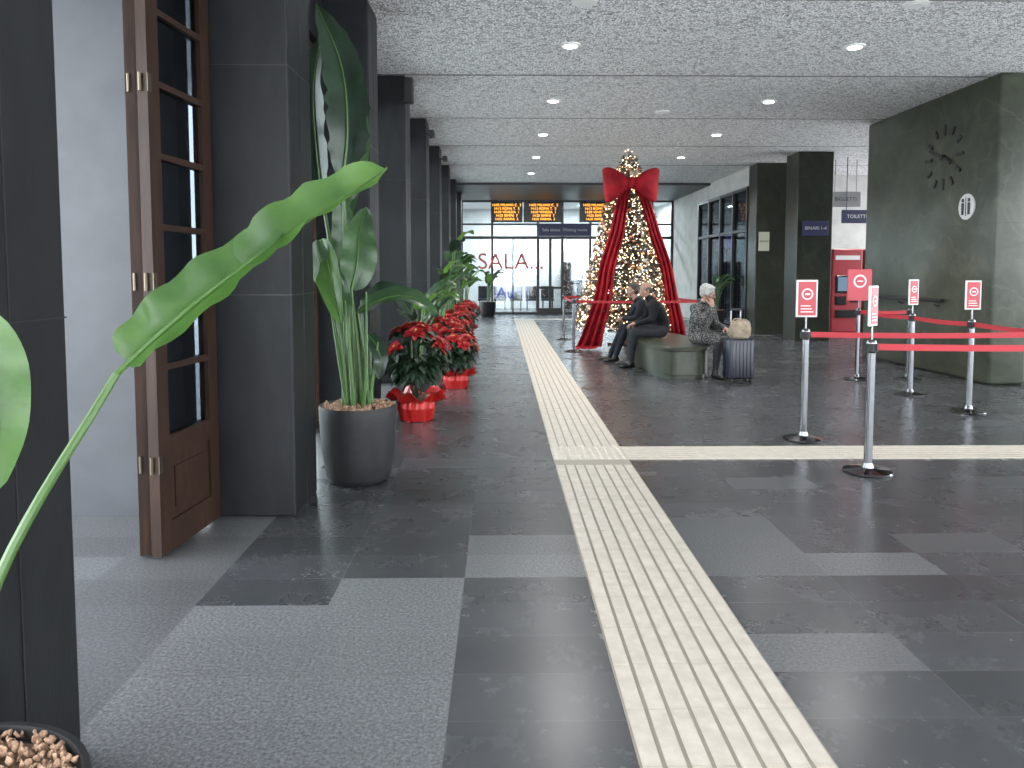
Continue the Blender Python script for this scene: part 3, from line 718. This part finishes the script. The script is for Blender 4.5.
# ------------------------------------------------------------------ suitcase + bag
e=empty('rolling_suitcase',(3.24,10.28,0),.15)
bm=NB(); bbox(bm,-.18,.18,-.12,.12,.05,.60,.035,4,0)
for i in range(6): bbox(bm,-.145+.052*i,-.12+.052*i,-.128,.128,.09,.56,.006,2,0)
box(bm,-.183,.183,-.006,.006,.06,.59,2)
for sx in (-.14,.14):
    for sy in (-.08,.08):
        lathe(bm,0,0,[(.025,-.012),(.025,.012)],14,1,M=Matrix.Translation((sx,sy,.025))@Matrix.Rotation(pi/2,4,'Y')); box(bm,sx-.016,sx+.016,sy-.01,sy+.01,.03,.055,1)
mk('shell',bm,[M_navy,M_rubber,M_chrome],e,True,True,35)
bm=NB(); 
for sx in (-.07,.07): tube(bm,[(sx,.1,.59),(sx,.1,.98)],.008,8)
bbox(bm,-.085,.085,.085,.115,.97,1.0,.01,2,1); mk('telescopic_handle',bm,[M_chrome,M_rubber],e,False,True)
bm=NB()
M_tan=noisem('tan_canvas',(.17,.13,.085),(.30,.25,.19),12,.8,.2)
rings=[]
for j,(q,z) in enumerate([(.8,0),(.98,.03),(1,.12),(.9,.2),(.75,.235)]):
    rings.append([bm.verts.new((.15*q*math.copysign(abs(math.cos(t))**.7,math.cos(t))*(1+.07*math.sin(5*t+j)),.075*q*math.copysign(abs(math.sin(t))**.7,math.sin(t))*(1+.1*math.sin(4*t+j*2)),z+(.012*math.sin(3*t+j) if j else 0))) for t in [2*pi*i/28 for i in range(28)]])
for a in range(4):
    for i in range(28): bm.faces.new([rings[a][i],rings[a][(i+1)%28],rings[a+1][(i+1)%28],rings[a+1][i]])
bm.faces.new(rings[0][::-1]); bm.faces.new(rings[-1])
for sy in (-.05,.05): tube(bm,catmull([(-.08,sy,.22),(-.05,sy*1.2,.26),(.06,sy*1.2,.255),(.08,sy,.22)],6),.007,6)
o=mk('handbag',bm,[M_tan],smooth=True); o.location=(3.24,10.24,.601); o.rotation_euler=(0,0,.15)
# ------------------------------------------------------------------ people
M_skin=noisem('skin',(.24,.125,.085),(.31,.17,.125),30,.5); M_hairw=noisem('white_hair',(.22,.215,.205),(.40,.39,.375),90,.7,.6,3)
M_hairg=noisem('grey_hair',(.03,.028,.026),(.08,.075,.07),90,.7,.6,3); M_hairb=noisem('dark_hair',(.015,.011,.009),(.045,.033,.026),90,.6,.6,3)
M_coatb=noisem('black_coat',(.003,.003,.004),(.008,.008,.010),10,.75,.2,spec=.2); M_coatn=noisem('dark_navy_jacket',(.004,.005,.008),(.010,.011,.017),10,.7,.2,spec=.2)
M_jean=noisem('dark_jeans',(.007,.009,.014),(.018,.021,.03),30,.8,.2,spec=.2); M_gtr=noisem('grey_trousers',(.014,.015,.018),(.027,.029,.034),30,.8,.1,spec=.2)
M_shoe=pm('black_leather_shoe',(.006,.006,.006),.35); M_tweed=noisem('black_white_tweed',(.006,.006,.007),(.17,.165,.16),55,.85,.3,2,lo=.46,hi=.64)
M_lip=pm('lip',(.22,.07,.06),.5); M_eye=pm('eye_white',(.4,.4,.38),.2); M_iris=pm('dark_iris',(.02,.015,.01),.2); M_tights=pm('black_tights',(.008,.008,.009),.7)
def evalmesh(bm,voxel,smooth_it=4,fac=.5):
    me=bpy.data.meshes.new('tmp'); bm.to_mesh(me); bm.free(); o=bpy.data.objects.new('tmp',me); S.collection.objects.link(o)
    r=o.modifiers.new('r','REMESH'); r.mode='VOXEL'; r.voxel_size=voxel; r.use_smooth_shade=True
    if smooth_it: s=o.modifiers.new('s','SMOOTH'); s.factor=fac; s.iterations=smooth_it
    dg=bpy.context.evaluated_depsgraph_get(); dg.update(); ne=bpy.data.meshes.new_from_object(o.evaluated_get(dg))
    bpy.data.objects.remove(o); ne.polygons.foreach_set('use_smooth',[True]*len(ne.polygons)); return ne
def segd(p,a,b):
    ab=b-a; t=max(0,min(1,(p-a).dot(ab)/max(1e-9,ab.dot(ab)))); return (p-(a+ab*t)).length,t
def hand(parent,w,d,n,side,curl,mat):
    d=V(d).normalized(); n=V(n); n=(n-d*n.dot(d)).normalized(); s=d.cross(n).normalized()*side; w=V(w)
    bm=NB(); R=Matrix((d,s,n)).transposed()
    ell(bm,w+d*.05,(.052,.042,.017),0,R=R); ell(bm,w+d*.035+s*.02+n*.006,(.03,.02,.016),0,R=R); capsule(bm,w-d*.03,w+d*.02,.025,.024)
    for i,(L,off) in enumerate(((.072,.029),(.08,.010),(.074,-.010),(.058,-.028))):
        p=w+d*(.088-.005*abs(i-1))+s*off; a=curl*.5; pts=[p-d*.02,p]; 
        for q in range(3):
            dd=d*math.cos(a)+n*math.sin(a)+s*(.06*(1.2-i)); p=p+dd.normalized()*L*(.45,.32,.25)[q]; pts.append(p); a+=curl*.75
        tube(bm,pts,[.0095,.0095,.0088,.008,.0065],8)
        ell(bm,pts[-1],(.0066,)*3,0,8,6)
    p=w+d*.03+s*.033; q1=p+(d*.6+s*.55+n*.25).normalized()*.035; q2=q1+(d*.85+s*.2+n*.35*(1+curl)).normalized()*.03; q3=q2+(d*.9+n*.5*(curl+.3)).normalized()*.024
    tube(bm,[p-s*.015,q1,q2,q3],[.014,.012,.0105,.008],8); ell(bm,q3,(.0082,)*3,0,8,6)
    me=evalmesh(bm,.0038,3); me.materials.clear(); me.materials.append(mat); o=bpy.data.objects.new('hand',me); S.collection.objects.link(o); o.parent=parent
def head(parent,pos,yaw,pitch,hair,style,glasses=False,k=1.0,roll=0):
    MM=Matrix.Translation(pos)@Euler((roll,pitch,yaw),'XYZ').to_matrix().to_4x4()@Matrix.Scale(k,4)
    bm=NB()
    ell(bm,(-.012,0,.032),(.093,.074,.088)); ell(bm,(.022,0,-.02),(.068,.062,.082)); ell(bm,(.036,0,-.078),(.044,.043,.036)); ell(bm,(.058,0,-.094),(.022,.024,.018))
    ell(bm,(.065,0,.022),(.026,.052,.014)); 
    for s in (-1,1): ell(bm,(.055,s*.036,-.025),(.028,.022,.022)); ell(bm,(-.002,s*.077,-.012),(.02,.009,.032),R=Euler((0,.2,s*.35)).to_matrix())
    tube(bm,[(.082,0,.018),(.1,0,-.012),(.113,0,-.034)],[.008,.011,.015],10); ell(bm,(.106,0,-.036),(.015,.019,.011)); ell(bm,(.088,0,-.063),(.014,.025,.008)); ell(bm,(.087,0,-.074),(.013,.021,.007))
    tube(bm,[(-.015,0,-.06),(-.03,0,-.15)],[.055,.057],14)
    me=evalmesh(bm,.0055,3); me.materials.clear(); me.materials.append(M_skin); o=bpy.data.objects.new('head',me); S.collection.objects.link(o); o.parent=parent; o.matrix_local=MM
    bm=NB()
    for s in (-1,1):
        ell(bm,(.078,s*.03,.0),(.0125,.014,.009),0,12,8); ell(bm,(.0885,s*.03,-.0),(.003,.0055,.0055),1,10,6)
        tube(bm,catmull([(.084,s*.014,.021),(.089,s*.03,.027),(.078,s*.048,.02)],4),[.003,.004,.002],6,2)
    tube(bm,catmull([(.094,-.022,-.0685),(.1025,0,-.068),(.094,.022,-.0685)],4),[.002,.0035,.002],6,3)
    if glasses:
        for s in (-1,1):
            pts=[V((.1,s*.032+.024*math.cos(t),.0+.018*math.sin(t))) for t in [2*pi*i/16 for i in range(17)]]; tube(bm,pts,.0022,6,4); tube(bm,[(.1,s*.056,.004),(0,s*.084,.004)],.002,6,4)
        tube(bm,[(.1,-.009,.004),(.1,.009,.004)],.0022,6,4)
    o=mk('face_details',bm,[M_eye,M_iris,hair,M_lip,M_black],parent,True,True); o.matrix_local=MM
    bm=NB()
    if style=='short':
        ell(bm,(-.028,0,.05),(.092,.08,.085)); ell(bm,(-.05,0,-.005),(.062,.077,.07)); ell(bm,(.02,0,.1),(.055,.06,.03))
    elif style=='bald':
        ell(bm,(-.045,0,.0),(.066,.081,.062)); 
        for s in (-1,1): ell(bm,(-.01,s*.062,.018),(.045,.018,.035))
    else:
        ell(bm,(-.028,0,.055),(.105,.095,.09)); ell(bm,(-.05,0,-.0),(.078,.094,.085))
        for s in (-1,1): ell(bm,(.015,s*.074,.03),(.045,.024,.055))
        rj=random.Random(3)
        for i in range(26):
            a=rj.uniform(0,2*pi); z=rj.uniform(-.2,1); q=math.sqrt(1-z*z); c=V((-.03+.1*q*math.cos(a),.088*q*math.sin(a),.05+.085*z))
            if c.x<.045: ell(bm,c,(.022,)*3,0,8,6)
        ell(bm,(.045,.0,.1),(.04,.055,.026))
    me=evalmesh(bm,.006,2); me.materials.clear(); me.materials.append(hair); o=bpy.data.objects.new('hair',me); S.collection.objects.link(o); o.parent=parent; o.matrix_local=MM
def person(name,loc,yaw,P,top,bottom,shoe,hair,style,headk,k=1.0,skirt=False,glasses=False,hy=0,hp=0,w=1.0,curl=(.5,.5),hd=None,hn=None,collar=None):
    e=empty(name,loc,yaw); bm=NB(); seg=[]
    P={a:V(b) for a,b in P.items()}
    sp=catmull([P['pelvis'],P['waist'],P['chest'],P['neck']],5); n=len(sp)
    prof=[(.135,.175),(.13,.165),(.125,.165),(.13,.185),(.115,.19),(.085,.12),(.06,.07)]
    for i,p in enumerate(sp):
        t=i/(n-1)*(len(prof)-1); q=min(int(t),len(prof)-2); a=prof[q][0]+(prof[q+1][0]-prof[q][0])*(t-q); b=prof[q][1]+(prof[q+1][1]-prof[q][1])*(t-q)
        d=(sp[min(i+1,n-1)]-sp[max(i-1,0)]).normalized(); R=Matrix.Rotation(math.atan2(d.x,d.z),3,'Y')
        ell(bm,p,(a*w,b*w,.075),R=R)
    seg.append((P['pelvis'],P['waist'],.14,.13,0)); seg.append((P['waist'],P['chest'],.13,.14,0)); seg.append((P['chest'],P['neck'],.13,.1,0))
    seg.append((P['neck']+V((0,0,.045)),P['headb'],.05,.05,3))
    capsule(bm,P['neck']-V((0,0,.02)),P['headb'],.062,.054)
    c0=P['neck']+V((.0,0,.02)); ell(bm,c0,(.085,.09,.035))
    for s,sd in (('l',1),('r',-1)):
        sh,el,wr=P['sh'+s],P['el'+s],P['wr'+s]
        capsule(bm,P['chest'].lerp(P['neck'],.6),sh,.08*w,.075*w); capsule(bm,sh,el,.072*w,.055*w); capsule(bm,el,wr,.056*w,.039*w)
        seg+= [(sh,el,.07,.055,0),(el,wr,.055,.038,0)]
        hp_,kn,an,to=P['hip'+s],P['kn'+s],P['an'+s],P['to'+s]
        capsule(bm,hp_,kn,.098*w,.068*w); capsule(bm,kn,kn.lerp(an,.35),.066*w,.062*w); capsule(bm,kn.lerp(an,.35),an,.062*w,.05 if not skirt else .036)
        seg+=[(hp_,kn,.09,.065,0 if skirt else 1),(kn.lerp(an,.08),an+V((0,0,.055)),.06,.04,1)]
        f=(to-an); f.z=0; f.normalize(); heel=V((an.x,an.y,0))-f*.035+V((0,0,.04))
        capsule(bm,an,heel,.042,.038); 
        R=Matrix.Rotation(math.atan2(f.y,f.x),3,'Z'); ball=V((to.x,to.y,.034))-f*.05
        ell(bm,heel.lerp(ball,.5),(.11,.04,.04),R=R); ell(bm,ball,(.075,.046,.034),R=R); ell(bm,ball+f*.045,(.045,.038,.026),R=R)
        seg+=[(heel,ball+f*.06,.04,.04,2),(an+V((0,0,.0)),heel,.04,.04,2)]
    me=evalmesh(bm,.013,5)
    me.materials.clear()
    for m in (top,bottom,shoe,M_skin): me.materials.append(m)
    for pl in me.polygons:
        c=pl.center; best=9; bi=0
        for a,b,ra,rb,l in seg:
            dd,t=segd(c,a,b); dd-=ra+(rb-ra)*t
            if dd<best: best=dd; bi=l
        pl.material_index=bi
    o=bpy.data.objects.new('clothed_body',me); S.collection.objects.link(o); o.parent=e
    for i,(s,sd) in enumerate((('l',1),('r',-1))):
        d=(P['wr'+s]-P['el'+s]).normalized() if not hd or not hd[i] else V(hd[i]).normalized()
        hand(e,P['wr'+s]+d*.03,d,hn[i] if hn else (0,0,-1),-sd if not hn else hn[i+2],curl[i],M_skin)
    head(e,P['headb']+V((.035,0,.1)),hy,hp,hair,style,glasses,headk)
    return e
P1=dict(pelvis=(0,0,.59),waist=(.01,0,.74),chest=(.09,0,.92),neck=(.17,0,1.06),headb=(.215,0,1.115),
 shl=(.14,.19,.99),ell=(.20,.25,.76),wrl=(.40,.12,.70),shr=(.14,-.19,.99),elr=(.19,-.25,.76),wrr=(.39,-.13,.69),
 hipl=(.02,.1,.57),knl=(.46,.15,.56),anl=(.50,.15,.1),tol=(.68,.18,.03),hipr=(.02,-.1,.57),knr=(.44,-.14,.56),anr=(.47,-.14,.1),tor=(.65,-.17,.03))
person('seated_man',(2.53,11.95,0),pi,P1,M_coatb,M_gtr,M_shoe,M_hairg,'bald',1.0,hy=.3,hp=.2,w=1.05,curl=(.7,.7))
P2=dict(pelvis=(0,0,.59),waist=(.03,0,.74),chest=(.13,0,.9),neck=(.23,0,1.03),headb=(.28,0,1.085),
 shl=(.19,.19,.97),ell=(.30,.24,.74),wrl=(.47,.07,.72),shr=(.19,-.19,.97),elr=(.30,-.24,.74),wrr=(.46,-.05,.73),
 hipl=(.02,.1,.57),knl=(.45,.14,.56),anl=(.62,.15,.1),tol=(.80,.18,.03),hipr=(.02,-.1,.57),knr=(.45,-.13,.56),anr=(.66,-.14,.1),tor=(.84,-.17,.03))
person('seated_man',(2.52,12.7,0),pi,P2,M_coatn,M_jean,M_shoe,M_hairb,'short',1.0,hy=-.1,hp=.15,w=1.02,curl=(.6,.6))
P3=dict(pelvis=(0,0,.575),waist=(.01,0,.72),chest=(.05,0,.89),neck=(.09,0,1.04),headb=(.125,0,1.09),
 shl=(.07,.17,.98),ell=(.11,.24,.74),wrl=(.33,.15,.70),shr=(.07,-.17,.98),elr=(.20,-.24,.80),wrr=(.27,-.06,.98),
 hipl=(.02,.09,.56),knl=(.42,.10,.55),anl=(.44,.09,.1),tol=(.60,.11,.03),hipr=(.02,-.09,.56),knr=(.42,-.08,.55),anr=(.38,-.09,.1),tor=(.55,-.10,.03))
person('seated_woman',(2.87,10.96,0),-.95,P3,M_tweed,M_tights,M_shoe,M_hairw,'fluffy',.97,skirt=True,glasses=True,hy=.25,hp=.22,w=1.06,curl=(.6,.9),hd=(None,(-.15,.25,.95)),hn=((0,0,-1),(-.9,.3,0),-1,1))
# ------------------------------------------------------------------ world + camera
w=bpy.data.worlds.new('overcast_sky'); S.world=w; w.use_nodes=True
bg=w.node_tree.nodes['Background']; bg.inputs[0].default_value=(.89,.945,1,1); bg.inputs[1].default_value=11.0
try:
    S.view_settings.view_transform='Standard'; S.view_settings.look='None'
except Exception as ex: print(ex)
cam=bpy.data.cameras.new('camera'); cam.sensor_width=36; cam.lens=760/1024*36; cam.shift_y=-62/1024; cam.clip_start=.05
co=bpy.data.objects.new('camera',cam); co.location=(0,0,1.5); co.rotation_euler=(pi/2-math.atan(50/760),0,-math.radians(.83)); S.collection.objects.link(co); S.camera=co
